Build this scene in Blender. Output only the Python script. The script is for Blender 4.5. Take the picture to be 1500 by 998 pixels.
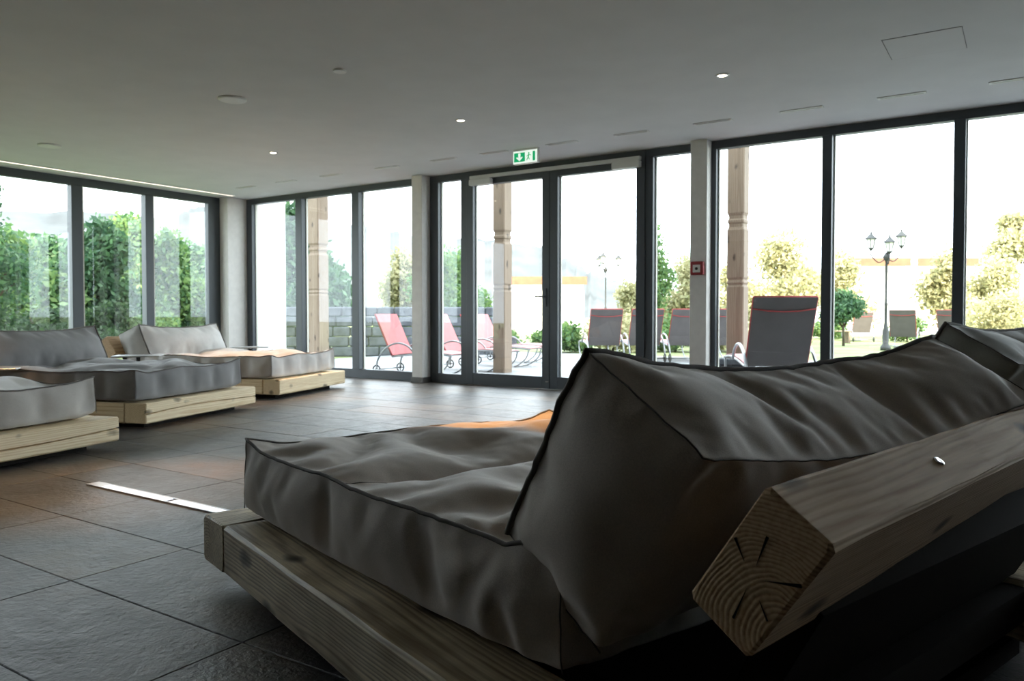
import bpy, bmesh, math, random
import numpy as np
from mathutils import Vector, Matrix

for o in list(bpy.data.objects):
    bpy.data.objects.remove(o)
S = bpy.context.scene
COL = S.collection
PI = math.pi
R = math.radians

# ------------------------------------------------------------------ camera, sky, sun, exposure
cam = bpy.data.cameras.new('camera')
cam.sensor_width = 36.0
cam.lens = 1140.73 / 1500 * 36
cam.shift_y = -7.6 / 1500
cam.clip_end = 3000
cam.clip_start = 0.05
cam.dof.use_dof = True
cam.dof.focus_distance = 1.9
cam.dof.aperture_fstop = 9.0
camo = bpy.data.objects.new('camera', cam)
camo.location = (0, 0, 0.9)
camo.rotation_euler = (R(90 - 1.503), 0, R(33.435))
COL.objects.link(camo)
S.camera = camo

world = bpy.data.worlds.new('sky')
S.world = world
world.use_nodes = True
bg = world.node_tree.nodes['Background']
bg.inputs[0].default_value = (0.83, 0.93, 1.0, 1)
bg.inputs[1].default_value = 2.0

sun = bpy.data.lights.new('sun', 'SUN')
sun.energy = 4.6
sun.angle = R(0.6)
sun.color = (1.0, 0.86, 0.66)
suno = bpy.data.objects.new('sun', sun)
suno.location = (20, -40, 30)
suno.rotation_euler = Vector((0.55, -0.85, 0.52)).to_track_quat('Z', 'Y').to_euler()
COL.objects.link(suno)

vs = S.view_settings
vs.view_transform = 'Standard'
vs.look = 'None'
vs.exposure = 1.95
vs.gamma = 1.0
vs.use_curve_mapping = False
S.cycles.max_bounces = 10
S.cycles.diffuse_bounces = 6
S.cycles.transparent_max_bounces = 24
S.cycles.sample_clamp_indirect = 6.0
S.cycles.use_denoising = True


# ------------------------------------------------------------------ small helpers
def link(o, parent=None, loc=None, rot=None):
    COL.objects.link(o)
    if parent is not None:
        o.parent = parent
    if loc is not None:
        o.location = loc
    if rot is not None:
        o.rotation_euler = rot
    return o


def tag(o, label=None, cat=None, group=None, kind=None):
    if label: o['label'] = label
    if cat: o['category'] = cat
    if group: o['group'] = group
    if kind: o['kind'] = kind
    return o


def thing(name, label, cat, loc=(0, 0, 0), rotz=0.0, group=None):
    o = bpy.data.objects.new(name, None)
    o.empty_display_size = 0.1
    link(o, None, loc, (0, 0, rotz))
    return tag(o, label, cat, group)


def struct_root(name, loc=(0, 0, 0), rotz=0.0):
    o = bpy.data.objects.new(name, None)
    link(o, None, loc, (0, 0, rotz))
    o['kind'] = 'structure'
    return o


def mesh_from(name, V, F, mat=None, smooth=False):
    me = bpy.data.meshes.new(name)
    me.from_pydata([tuple(v) for v in V], [], [tuple(f) for f in F])
    if smooth:
        me.polygons.foreach_set('use_smooth', [True] * len(me.polygons))
    if mat: me.materials.append(mat)
    return me


def obj(name, V, F, mat, parent=None, smooth=False, loc=None, rot=None):
    return link(bpy.data.objects.new(name, mesh_from(name, V, F, mat, smooth)), parent, loc, rot)


class MB:
    """collects simple shapes that belong to one part"""
    def __init__(self):
        self.V, self.F = [], []

    def add(self, V, F):
        n = len(self.V)
        self.V += [tuple(v) for v in V]
        self.F += [tuple(i + n for i in f) for f in F]
        return self

    def box(self, a, b, bev=0.0):
        (x0, y0, z0), (x1, y1, z1) = a, b
        x0, x1 = min(x0, x1), max(x0, x1); y0, y1 = min(y0, y1), max(y0, y1); z0, z1 = min(z0, z1), max(z0, z1)
        if bev <= 0:
            V = [(x, y, z) for x in (x0, x1) for y in (y0, y1) for z in (z0, z1)]
            F = [(0, 1, 3, 2), (4, 6, 7, 5), (0, 4, 5, 1), (2, 3, 7, 6), (0, 2, 6, 4), (1, 5, 7, 3)]
            return self.add(V, F)
        bm = bmesh.new()
        bmesh.ops.create_cube(bm, size=1)
        for v in bm.verts:
            v.co = ((x0 + x1) / 2 + v.co.x * (x1 - x0), (y0 + y1) / 2 + v.co.y * (y1 - y0), (z0 + z1) / 2 + v.co.z * (z1 - z0))
        bmesh.ops.bevel(bm, geom=bm.edges[:], offset=bev, segments=1, affect='EDGES')
        bm.verts.index_update()
        V = [v.co[:] for v in bm.verts]
        F = [[v.index for v in f.verts] for f in bm.faces]
        bm.free()
        return self.add(V, F)

    def tube(self, pts, r, n=8, closed=False, cap=True):
        pts = [Vector(p) for p in pts]
        m = len(pts)
        rr = r if isinstance(r, (list, tuple)) else [r] * m
        rings = []
        up = None
        for i, p in enumerate(pts):
            if closed:
                t = pts[(i + 1) % m] - pts[i - 1]
            else:
                t = pts[min(i + 1, m - 1)] - pts[max(i - 1, 0)]
            t.normalize()
            if up is None:
                up = Vector((0, 0, 1)) if abs(t.z) < 0.9 else Vector((1, 0, 0))
            a = t.cross(up)
            if a.length < 1e-6: a = t.orthogonal()
            a.normalize()
            up = a.cross(t).normalized()
            rings.append([p + (a * math.cos(2 * PI * k / n) + up * math.sin(2 * PI * k / n)) * rr[i] for k in range(n)])
        V = [v for ring in rings for v in ring]
        F = []
        for i in range(m if closed else m - 1):
            j = (i + 1) % m
            for k in range(n):
                l = (k + 1) % n
                F.append((i * n + k, i * n + l, j * n + l, j * n + k))
        if not closed and cap:
            F.append(tuple(range(n - 1, -1, -1)))
            F.append(tuple((m - 1) * n + k for k in range(n)))
        return self.add(V, F)

    def lathe(self, prof, n=16, c=(0, 0)):
        """(radius, z) profile turned round a vertical axis at c"""
        V, F = [], []
        for r, z in prof:
            for k in range(n):
                a = 2 * PI * k / n
                V.append((c[0] + r * math.cos(a), c[1] + r * math.sin(a), z))
        for i in range(len(prof) - 1):
            for k in range(n):
                l = (k + 1) % n
                F.append((i * n + k, i * n + l, (i + 1) * n + l, (i + 1) * n + k))
        F.append(tuple(range(n - 1, -1, -1)))
        F.append(tuple((len(prof) - 1) * n + k for k in range(n)))
        return self.add(V, F)

    def prism(self, poly, z0, z1, axis='z'):
        n = len(poly)
        def P(a, b, c):
            return {'z': (a, b, c), 'y': (a, c, b), 'x': (c, a, b)}[axis]
        V = [P(a, b, z0) for a, b in poly] + [P(a, b, z1) for a, b in poly]
        F = [tuple(range(n - 1, -1, -1)), tuple(range(n, 2 * n))]
        F += [(i, (i + 1) % n, n + (i + 1) % n, n + i) for i in range(n)]
        return self.add(V, F)

    def build(self, name, mat, parent=None, smooth=False, loc=None, rot=None):
        return obj(name, self.V, self.F, mat, parent, smooth, loc, rot)


def copy_tree(o, parent=None):
    c = o.copy()
    COL.objects.link(c)
    if parent is not None:
        c.parent = parent
    for ch in list(o.children):
        copy_tree(ch, c)
    return c


def smooth_path(pts, n=6):
    """Catmull-Rom through the points"""
    P = [Vector(p) for p in pts]
    P = [P[0] * 2 - P[1]] + P + [P[-1] * 2 - P[-2]]
    out = []
    for i in range(1, len(P) - 2):
        for k in range(n):
            t = k / n
            a, b, c, d = P[i - 1], P[i], P[i + 1], P[i + 2]
            out.append(0.5 * ((2 * b) + (c - a) * t + (2 * a - 5 * b + 4 * c - d) * t * t + (3 * b - a - 3 * c + d) * t ** 3))
    out.append(P[-2])
    return out


# ------------------------------------------------------------------ materials
def new_mat(name):
    m = bpy.data.materials.new(name)
    m.use_nodes = True
    nt = m.node_tree
    return m, nt, nt.nodes['Principled BSDF']


def N(nt, kind, **inp):
    n = nt.nodes.new(kind)
    for k, v in inp.items():
        if k in n.inputs:
            n.inputs[k].default_value = v
        else:
            setattr(n, k, v)
    return n


def ramp(nt, fac, stops):
    r = nt.nodes.new('ShaderNodeValToRGB')
    el = r.color_ramp.elements
    while len(el) < len(stops): el.new(0.5)
    for e, (p, c) in zip(el, stops):
        e.position = p
        e.color = (*c, 1) if len(c) == 3 else c
    nt.links.new(fac, r.inputs[0])
    return r.outputs[0]


def mixc(nt, fac, a, b, mode='MIX'):
    m = nt.nodes.new('ShaderNodeMix')
    m.data_type = 'RGBA'
    m.blend_type = mode
    for sock, v in ((m.inputs[0], fac), (m.inputs[6], a), (m.inputs[7], b)):
        if hasattr(v, 'is_output'):
            nt.links.new(v, sock)
        else:
            sock.default_value = v if not isinstance(v, tuple) or len(v) == 4 else (*v, 1)
    return m.outputs[2]


def bump(nt, bsdf, height, strength=0.3, dist=0.01):
    b = nt.nodes.new('ShaderNodeBump')
    b.inputs['Strength'].default_value = strength
    b.inputs['Distance'].default_value = dist
    nt.links.new(height, b.inputs['Height'])
    nt.links.new(b.outputs[0], bsdf.inputs['Normal'])


def plain(name, c, rough=0.5, metal=0.0, emit=None, estr=0.0, noise=0.0, nscale=30.0):
    m, nt, b = new_mat(name)
    b.inputs['Base Color'].default_value = (*c, 1)
    b.inputs['Roughness'].default_value = rough
    b.inputs['Metallic'].default_value = metal
    if emit:
        b.inputs['Emission Color'].default_value = (*emit, 1)
        b.inputs['Emission Strength'].default_value = estr
    if noise:
        t = N(nt, 'ShaderNodeTexCoord')
        n = N(nt, 'ShaderNodeTexNoise', Scale=nscale, Detail=4.0)
        nt.links.new(t.outputs['Object'], n.inputs['Vector'])
        lo = tuple(x * (1 - noise) for x in c); hi = tuple(min(1, x * (1 + noise)) for x in c)
        nt.links.new(ramp(nt, n.outputs[0], [(0.3, lo), (0.7, hi)]), b.inputs['Base Color'])
        bump(nt, b, n.outputs[0], 0.15, 0.004)
    return m


def wood(name, light, dark, rough=0.6, ring=34.0, knots=True, weather=None):
    """timber: year rings about the object's own x axis, stretched grain, knots"""
    m, nt, b = new_mat(name)
    L = nt.links.new
    tc = N(nt, 'ShaderNodeTexCoord')
    oi = N(nt, 'ShaderNodeObjectInfo')
    off = N(nt, 'ShaderNodeVectorMath', operation='SCALE')
    off.inputs[0].default_value = (37.0, 0.06, 0.05)
    L(oi.outputs['Random'], off.inputs['Scale'])
    add = N(nt, 'ShaderNodeVectorMath', operation='ADD')
    L(tc.outputs['Object'], add.inputs[0]); L(off.outputs[0], add.inputs[1])
    mp = N(nt, 'ShaderNodeMapping')
    mp.inputs['Scale'].default_value = (0.09, 1, 1)
    L(add.outputs[0], mp.inputs['Vector'])
    # slow wander of the pith
    wn = N(nt, 'ShaderNodeTexNoise', Scale=7.0, Detail=2.0)
    L(mp.outputs[0], wn.inputs['Vector'])
    ws = N(nt, 'ShaderNodeVectorMath', operation='SCALE')
    ws.inputs['Scale'].default_value = 0.05
    L(wn.outputs['Color'], ws.inputs[0])
    wa = N(nt, 'ShaderNodeVectorMath', operation='ADD')
    L(mp.outputs[0], wa.inputs[0]); L(ws.outputs[0], wa.inputs[1])
    wv = N(nt, 'ShaderNodeTexWave', wave_type='RINGS', rings_direction='X', Scale=ring, Distortion=1.6, Detail=2.0)
    wv.inputs['Detail Scale'].default_value = 1.2
    L(wa.outputs[0], wv.inputs['Vector'])
    fib = N(nt, 'ShaderNodeTexNoise', Scale=120.0, Detail=3.0)
    mp2 = N(nt, 'ShaderNodeMapping')
    mp2.inputs['Scale'].default_value = (0.04, 1, 1)
    L(add.outputs[0], mp2.inputs['Vector']); L(mp2.outputs[0], fib.inputs['Vector'])
    mid = tuple((a * 2 + d) / 3 for a, d in zip(light, dark))
    c = ramp(nt, wv.outputs['Fac'], [(0.0, dark), (0.35, mid), (0.75, light)])
    c = mixc(nt, 0.45, c, ramp(nt, fib.outputs[0], [(0.3, dark), (0.65, light)]))
    big = N(nt, 'ShaderNodeTexNoise', Scale=3.0, Detail=3.0)
    L(add.outputs[0], big.inputs['Vector'])
    if weather:
        c = mixc(nt, ramp(nt, big.outputs[0], [(0.42, (0, 0, 0)), (0.62, (1, 1, 1))]), c, weather, 'MULTIPLY')
    hgt = wv.outputs['Fac']
    if knots:
        mk = N(nt, 'ShaderNodeMapping')
        mk.inputs['Scale'].default_value = (3.2, 6.5, 6.5)
        L(add.outputs[0], mk.inputs['Vector'])
        dn = N(nt, 'ShaderNodeTexNoise', Scale=9.0, Detail=2.0)
        L(add.outputs[0], dn.inputs['Vector'])
        dv = N(nt, 'ShaderNodeVectorMath', operation='SCALE')
        dv.inputs['Scale'].default_value = 0.25
        L(dn.outputs['Color'], dv.inputs[0])
        da = N(nt, 'ShaderNodeVectorMath', operation='ADD')
        L(mk.outputs[0], da.inputs[0]); L(dv.outputs[0], da.inputs[1])
        vo = N(nt, 'ShaderNodeTexVoronoi', Scale=1.0)
        L(da.outputs[0], vo.inputs['Vector'])
        k = ramp(nt, vo.outputs['Distance'], [(0.05, (1, 1, 1)), (0.11, (0.75, 0.75, 0.75)), (0.2, (0, 0, 0))])
        c = mixc(nt, k, c, tuple(x * 0.22 for x in dark))
    L(c, b.inputs['Base Color'])
    b.inputs['Roughness'].default_value = rough
    bump(nt, b, hgt, 0.25, 0.003)
    return m


def fabric(name, c, c2=None):
    m, nt, b = new_mat(name)
    L = nt.links.new
    tc = N(nt, 'ShaderNodeTexCoord')
    n1 = N(nt, 'ShaderNodeTexNoise', Scale=5.0, Detail=4.0)
    L(tc.outputs['Object'], n1.inputs['Vector'])
    n2 = N(nt, 'ShaderNodeTexNoise', Scale=420.0, Detail=2.0)
    L(tc.outputs['Object'], n2.inputs['Vector'])
    c2 = c2 or tuple(x * 0.86 for x in c)
    col = ramp(nt, n1.outputs[0], [(0.35, c2), (0.65, c)])
    col = mixc(nt, 0.5, col, ramp(nt, n2.outputs[0], [(0.35, (0.75, 0.75, 0.75)), (0.65, (1.15, 1.15, 1.15))]), 'MULTIPLY')
    L(col, b.inputs['Base Color'])
    b.inputs['Roughness'].default_value = 0.75
    b.inputs['Sheen Weight'].default_value = 0.35
    b.inputs['Sheen Roughness'].default_value = 0.5
    bump(nt, b, n2.outputs[0], 0.12, 0.002)
    return m


def leaf_mat(name, a, b_, tr=0.45):
    m, nt, b = new_mat(name)
    L = nt.links.new
    g = N(nt, 'ShaderNodeNewGeometry')
    c = ramp(nt, g.outputs['Random Per Island'], [(0.0, a), (1.0, b_)])
    L(c, b.inputs['Base Color'])
    b.inputs['Roughness'].default_value = 0.6
    t = N(nt, 'ShaderNodeBsdfTranslucent')
    L(c, t.inputs['Color'])
    mx = N(nt, 'ShaderNodeMixShader')
    mx.inputs[0].default_value = tr
    L(b.outputs[0], mx.inputs[1]); L(t.outputs[0], mx.inputs[2])
    L(mx.outputs[0], nt.nodes['Material Output'].inputs['Surface'])
    return m


def glass_mat():
    """double glazing seen from either side: clear, with the mirror strength of glass by angle"""
    m = bpy.data.materials.new('window_glass')
    m.use_nodes = True
    nt = m.node_tree
    nt.nodes.remove(nt.nodes['Principled BSDF'])
    L = nt.links.new
    lw = N(nt, 'ShaderNodeLayerWeight')
    lw.inputs['Blend'].default_value = 0.5
    p = N(nt, 'ShaderNodeMath', operation='POWER'); p.inputs[1].default_value = 5.0
    L(lw.outputs['Facing'], p.inputs[0])
    s = N(nt, 'ShaderNodeMath', operation='MULTIPLY_ADD'); s.inputs[1].default_value = 0.94; s.inputs[2].default_value = 0.03
    L(p.outputs[0], s.inputs[0])
    t = N(nt, 'ShaderNodeBsdfTransparent'); t.inputs[0].default_value = (0.975, 0.985, 0.98, 1)
    g = N(nt, 'ShaderNodeBsdfGlossy'); g.inputs['Roughness'].default_value = 0.0
    g.inputs[0].default_value = (0.95, 0.97, 1, 1)
    mx = N(nt, 'ShaderNodeMixShader')
    L(s.outputs[0], mx.inputs[0]); L(t.outputs[0], mx.inputs[1]); L(g.outputs[0], mx.inputs[2])
    L(mx.outputs[0], nt.nodes['Material Output'].inputs['Surface'])
    return m


def tile_mat():
    m, nt, b = new_mat('slate_tile')
    L = nt.links.new
    tc = N(nt, 'ShaderNodeTexCoord')
    oi = N(nt, 'ShaderNodeObjectInfo')
    g = N(nt, 'ShaderNodeNewGeometry')
    n1 = N(nt, 'ShaderNodeTexNoise', Scale=1.1, Detail=5.0, Roughness=0.6)
    L(g.outputs['Position'], n1.inputs['Vector'])
    n2 = N(nt, 'ShaderNodeTexNoise', Scale=9.0, Detail=8.0, Roughness=0.65)
    L(g.outputs['Position'], n2.inputs['Vector'])
    rnd = N(nt, 'ShaderNodeMath', operation='MULTIPLY_ADD'); rnd.inputs[1].default_value = 0.22; rnd.inputs[2].default_value = -0.11
    L(oi.outputs['Random'], rnd.inputs[0])
    sm = N(nt, 'ShaderNodeMath', operation='ADD')
    L(n1.outputs[0], sm.inputs[0]); L(rnd.outputs[0], sm.inputs[1])
    c = ramp(nt, sm.outputs[0], [(0.36, (0.068, 0.068, 0.07)), (0.52, (0.1, 0.098, 0.097)), (0.64, (0.155, 0.128, 0.107)), (0.78, (0.22, 0.15, 0.1))])
    c = mixc(nt, 0.6, c, ramp(nt, n2.outputs[0], [(0.3, (0.55, 0.55, 0.55)), (0.7, (1.35, 1.35, 1.35))]), 'MULTIPLY')
    L(c, b.inputs['Base Color'])
    L(ramp(nt, n2.outputs[0], [(0.3, (0.28,) * 3), (0.7, (0.46,) * 3)]), b.inputs['Roughness'])
    n3 = N(nt, 'ShaderNodeTexNoise', Scale=38.0, Detail=6.0, Roughness=0.6)
    L(g.outputs['Position'], n3.inputs['Vector'])
    hs = N(nt, 'ShaderNodeMath', operation='ADD')
    L(n3.outputs[0], hs.inputs[0]); L(n2.outputs[0], hs.inputs[1])
    bump(nt, b, hs.outputs[0], 0.55, 0.012)
    return m


M = dict(
    frame=plain('anthracite_aluminium', (0.055, 0.066, 0.078), 0.42),
    seal=plain('pale_glazing_bead', (0.55, 0.54, 0.48), 0.5),
    plaster=plain('plaster', (0.74, 0.72, 0.69), 0.9, noise=0.04, nscale=14),
    ceiling=plain('ceiling_paint', (0.64, 0.645, 0.65), 0.95, noise=0.03, nscale=3),
    dark_wall=plain('inner_wall', (0.085, 0.072, 0.062), 0.9),
    grout=plain('grout', (0.03, 0.028, 0.026), 0.9),
    tile=tile_mat(),
    glass=glass_mat(),
    white_metal=plain('white_metal', (0.72, 0.72, 0.7), 0.4),
    grey_metal=plain('grey_metal', (0.55, 0.56, 0.57), 0.35, 0.6),
    black=plain('black_gap', (0.012, 0.012, 0.012), 0.8),
    chrome=plain('polished_steel', (0.75, 0.75, 0.76), 0.18, 1.0),
    lamp=plain('lamp_lens', (1, 1, 1), 0.4, emit=(1.0, 0.83, 0.6), estr=6.0),
    cove=plain('cove_strip', (1, 1, 1), 0.5, emit=(1.0, 0.85, 0.7), estr=0.5),
    strip=plain('floor_strip_diffuser', (0.8, 0.85, 0.9), 0.3, emit=(0.82, 0.9, 1.0), estr=0.28),
    sign_white=plain('sign_white', (0.9, 0.95, 0.9), 0.4, emit=(0.9, 1.0, 0.92), estr=0.2),
    sign_green=plain('sign_green', (0.0, 0.3, 0.12), 0.4, emit=(0.0, 0.36, 0.13), estr=0.22),
    red=plain('red_enamel', (0.3, 0.03, 0.035), 0.4),
    pine=wood('pale_pine', (0.86, 0.73, 0.5), (0.64, 0.46, 0.25), 0.62, ring=26),
    pine_old=wood('weathered_pine', (0.86, 0.75, 0.55), (0.27, 0.2, 0.125), 0.5, ring=34, weather=(0.6, 0.57, 0.5)),
    pine_end=wood('sawn_pine', (0.68, 0.49, 0.29), (0.36, 0.2, 0.095), 0.72, ring=44),
    post=wood('post_timber', (0.24, 0.18, 0.13), (0.16, 0.11, 0.075), 0.7, ring=18),
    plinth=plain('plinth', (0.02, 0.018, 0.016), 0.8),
    fab_near=fabric('taupe_canvas', (0.46, 0.395, 0.335)),
    fab_light=fabric('light_grey_canvas', (0.58, 0.56, 0.54)),
    fab_beige=fabric('stone_canvas', (0.5, 0.475, 0.44)),
    fab_dark=fabric('charcoal_canvas', (0.21, 0.205, 0.21)),
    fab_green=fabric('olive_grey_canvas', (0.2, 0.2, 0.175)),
    seam=plain('seam_thread', (0.12, 0.11, 0.1), 0.85),
    pipe=plain('piping_cord', (0.13, 0.118, 0.107), 0.8),
    terrace=plain('terrace_stone', (0.24, 0.245, 0.255), 0.7, noise=0.2, nscale=2.5),
    lawn=plain('lawn_turf', (0.17, 0.2, 0.08), 0.9, noise=0.45, nscale=0.7),
    render=plain('white_render', (0.8, 0.79, 0.77), 0.9, noise=0.03),
    hill=plain('hill_forest', (0.07, 0.08, 0.085), 0.95, noise=0.3, nscale=0.08),
    bark=plain('bark', (0.09, 0.07, 0.05), 0.9, noise=0.4, nscale=8),
    stone=plain('grey_stone', (0.075, 0.082, 0.095), 0.85, noise=0.35, nscale=5),
    iron=plain('cast_iron', (0.025, 0.027, 0.026), 0.5),
    lantern_glass=plain('lantern_glass', (0.7, 0.7, 0.66), 0.2),
    sling_red=fabric('red_sling', (0.46, 0.12, 0.125)),
    sling_grey=fabric('brown_grey_sling', (0.1, 0.088, 0.088)),
    red_trim=plain('red_piping', (0.36, 0.05, 0.05), 0.7),
    tube=plain('lounger_tube', (0.3, 0.31, 0.32), 0.3, 0.8),
    rubber=plain('wheel_rubber', (0.03, 0.03, 0.03), 0.7),
    roof_tile=plain('roof_tile', (0.5, 0.2, 0.1), 0.85, noise=0.2, nscale=6),
    fascia=plain('timber_fascia', (0.2, 0.085, 0.045), 0.7, noise=0.2, nscale=3),
    window_dark=plain('house_window', (0.05, 0.06, 0.07), 0.15),
    leaf_dark=leaf_mat('leaf_dark', (0.03, 0.085, 0.045), (0.1, 0.2, 0.08)),
    leaf_mid=leaf_mat('leaf_mid', (0.06, 0.15, 0.06), (0.2, 0.3, 0.09)),
    leaf_gold=leaf_mat('leaf_gold', (0.24, 0.25, 0.12), (0.55, 0.5, 0.3)),
    leaf_deep=leaf_mat('leaf_deep', (0.018, 0.045, 0.02), (0.06, 0.11, 0.04)),
)

M['plinth'].node_tree.nodes['Principled BSDF'].inputs['Specular IOR Level'].default_value = 0.05

# ------------------------------------------------------------------ the room shell
XB, YA, HC = -10.65, 8.11, 2.734        # glass wall on the left, glass wall ahead, ceiling height
XR, YB = 4.2, -3.0

# floor: screed with individually laid tiles
floor = MB().box((XB - 0.25, YB, -0.2), (XR, YA + 0.14, -0.012)).build('floor', M['grout'])
floor['kind'] = 'structure'
TX, TY, X0, Y0, GAP = 0.9025, 0.43, -1.785, 1.36, 0.004
ang = R(33.435)
fwd, rgt = Vector((-math.sin(ang), math.cos(ang))), Vector((math.cos(ang), math.sin(ang)))
tm = MB().box((GAP / 2, GAP / 2, -0.012), (TX - GAP / 2, TY - GAP / 2, 0.0), 0.002)
tile_mesh = mesh_from('tile', tm.V, tm.F, M['tile'])
rng = random.Random(4)
rest = MB()
for i in range(-10, 7):
    for j in range(-11, 17):
        x, y = X0 + i * TX, Y0 + j * TY
        x1, y1 = min(x + TX, XR), min(y + TY, YA + 0.1)
        if x + TX < XB or x > XR or y + TY < YB or y > YA: continue
        c = Vector((x + TX / 2, y + TY / 2))
        d, l = c.dot(fwd), c.dot(rgt)
        seen = d > 0.4 and abs(l) < 0.66 * d + 0.9 and x > XB - 0.2 and y + TY < YA + 0.05
        if seen and y < 6.6:
            t = link(bpy.data.objects.new('tile', tile_mesh), floor, (x, y, rng.uniform(-0.0008, 0.0)))
            t.rotation_euler = (rng.uniform(-1, 1) * 0.0009, rng.uniform(-1, 1) * 0.0006, 0)
        else:
            rest.box((max(x, XB - 0.2) + GAP / 2, max(y, YB) + GAP / 2, -0.012), (x1 - GAP / 2, y1 - GAP / 2, -0.0005))
rest.build('tile', M['tile'], floor)['kind'] = 'stuff'

ceil = MB().box((XB - 0.3, YB, HC), (XR, YA + 0.25, HC + 0.12)).build('ceiling', M['ceiling'])
ceil['kind'] = 'structure'
roof = MB().box((XB - 0.7, -12.0, 3.32), (XR + 6.0, 8.75, 3.7)).build('roof', M['render'])
upper = MB().box((XB - 0.5, -12.0, 3.7), (XR + 6.0, 8.6, 12.0)).build('wall_upper_shade', M['render']); upper['kind'] = 'structure'  # added unseen storeys, height set by the shadow they throw outside
roof['kind'] = 'structure'
band = MB().box((XB - 0.3, YB, HC + 0.12), (XB + 0.1, YA + 0.25, 3.32))
band.box((XB - 0.3, YA - 0.1, HC + 0.12), (XR, YA + 0.25, 3.32))
bo = band.build('trim_1', M['render']); bo['kind'] = 'structure'

for nm, a, b in (('wall_back', (XB - 0.3, YB - 0.2, -0.2), (XR, YB, HC)), ('wall_right', (XR, YB - 0.2, -0.2), (XR + 0.2, YA + 0.3, 3.3)),
                 ('wall_left', (XB - 0.3, YB, -0.2), (XB + 0.05, 0.0, HC))):
    MB().box(a, b).build(nm, M['dark_wall'])['kind'] = 'structure'


def pillar(x0, x1, y0, y1, z1=HC):
    p = MB().box((x0, y0, 0), (x1, y1, z1), 0.004).build('pillar', M['plaster'])
    p['kind'] = 'structure'
    sk = MB()
    sk.box((x0 - 0.012, y0 - 0.012, 0), (x1 + 0.012, y0, 0.075)); sk.box((x1, y0, 0), (x1 + 0.012, y1 - 0.06, 0.075))
    sk.build('baseboard', M['tile'], p)
    return p


pillar(-6.81, -6.634, 7.9, 8.3)
pillar(-2.98, -2.80, 7.93, 8.3)
corner = MB().box((XB - 0.25, 7.715, 0), (-10.4, 8.3, HC), 0.004).build('pillar', M['plaster'])
corner['kind'] = 'structure'


def glazed_bay(name, axis, c, edges, z0=0.0, z1=HC, head=0.085, sill=0.125, jamb0=0.06, jamb1=0.06, mull=0.13, side=1):
    """a run of fixed panes: edges are the two ends and the centre lines of the mullions along the wall"""
    root = struct_root(name)
    e0, e1, mids = edges[0], edges[-1], edges[1:-1]
    d0, d1 = c - 0.045, c + 0.055

    def bx(n, a, b, za, zb, m, da=d0, db=d1, bev=0.003):
        mb = MB()
        if axis == 'x': mb.box((a, da, za), (b, db, zb), bev)
        else: mb.box((da, a, za), (db, b, zb), bev)
        return mb.build(n, m, root)
    bx('head_rail', e0, e1, z1 - head, z1, M['frame'])
    bx('sill_rail', e0, e1, z0, sill, M['frame'])
    bx('jamb', e0, e0 + jamb0, sill, z1 - head, M['frame'])
    bx('jamb', e1 - jamb1, e1, sill, z1 - head, M['frame'])
    cuts = [e0 + jamb0]
    for m_ in mids:
        w = mull(m_) if callable(mull) else mull
        bx('mullion', m_ - w / 2, m_ + w / 2, sill, z1 - head, M['frame'], d0 - 0.02, d1)
        cuts += [m_ - w / 2, m_ + w / 2]
    cuts.append(e1 - jamb1)
    for k in range(0, len(cuts), 2):
        a, b = cuts[k], cuts[k + 1]
        bx('pane', a - 0.008, b + 0.008, sill - 0.008, z1 - head + 0.008, M['glass'], c + 0.012, c + 0.02, 0)
        # the pale bead along the left edge of each opening, and the thin one on top
        bx('glazing_bead', a, a + 0.014, sill, z1 - head, M['seal'], c + 0.021, d1 - 0.002, 0)
    return root


glazed_bay('window_1', 'y', XB, [0.0, 1.1, 2.2, 3.31, 4.41, 5.51, 6.54, 7.72], jamb1=0.21, mull=lambda m: 0.145 if m < 6 else 0.118, head=0.105)
glazed_bay('window_2', 'x', YA, [-10.4, -9.167, -7.99, -6.80], jamb0=0.13, mull=0.135)
glazed_bay('window_3', 'x', YA, [-6.634, -6.02], jamb0=0.14, jamb1=0.10)
glazed_bay('window_4', 'x', YA, [-3.55, -2.97], jamb0=0.09, jamb1=0.02)
glazed_bay('window_5', 'x', YA, [-2.80, -1.64, -0.518, 0.6, 1.72, 2.84, 4.2], jamb0=0.052, mull=0.092)

# the double door
door = struct_root('door_1')
MB().box((-6.02, YA - 0.05, HC - 0.085), (-3.55, YA + 0.055, HC), 0.003).build('head_rail', M['frame'], door)
for (a, b, meet) in ((-6.02, -4.778, 1), (-4.772, -3.55, 0)):
    lf = MB()
    y0, y1 = YA - 0.06, YA + 0.03
    z0, z1 = 0.006, HC - 0.085
    sl = 0.105
    lf.box((a, y0, z0), (a + sl, y1, z1), 0.003); lf.box((b - sl, y0, z0), (b, y1, z1), 0.003)
    lf.box((a + sl, y0, z0), (b - sl, y1, 0.155), 0.003); lf.box((a + sl, y0, z1 - 0.1), (b - sl, y1, z1), 0.003)
    leaf = lf.build('leaf', M['frame'], door)
    MB().box((a + sl - 0.008, YA - 0.006, 0.147), (b - sl + 0.008, YA + 0.002, z1 - 0.092)).build('pane', M['glass'], leaf)
    MB().box((a + sl, YA + 0.004, 0.155), (a + sl + 0.013, y1 - 0.002, z1 - 0.1)).build('glazing_bead', M['seal'], leaf)
    if meet:
        lk = MB()
        lk.box((b - 0.07, y0 - 0.012, 1.0), (b - 0.035, y0, 1.22), 0.003)
        lk.tube([(b - 0.053, y0 - 0.01, 1.12), (b - 0.053, y0 - 0.05, 1.12), (b - 0.17, y0 - 0.055, 1.12)], 0.009)
        lk.build('handle', M['frame'], leaf)
rail = MB().box((-5.93, YA - 0.115, 2.62), (-3.59, YA - 0.062, 2.66), 0.004).build('closer_rail', M['white_metal'], door)
rail['label'] = 'long pale closer rail across the door heads'
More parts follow.
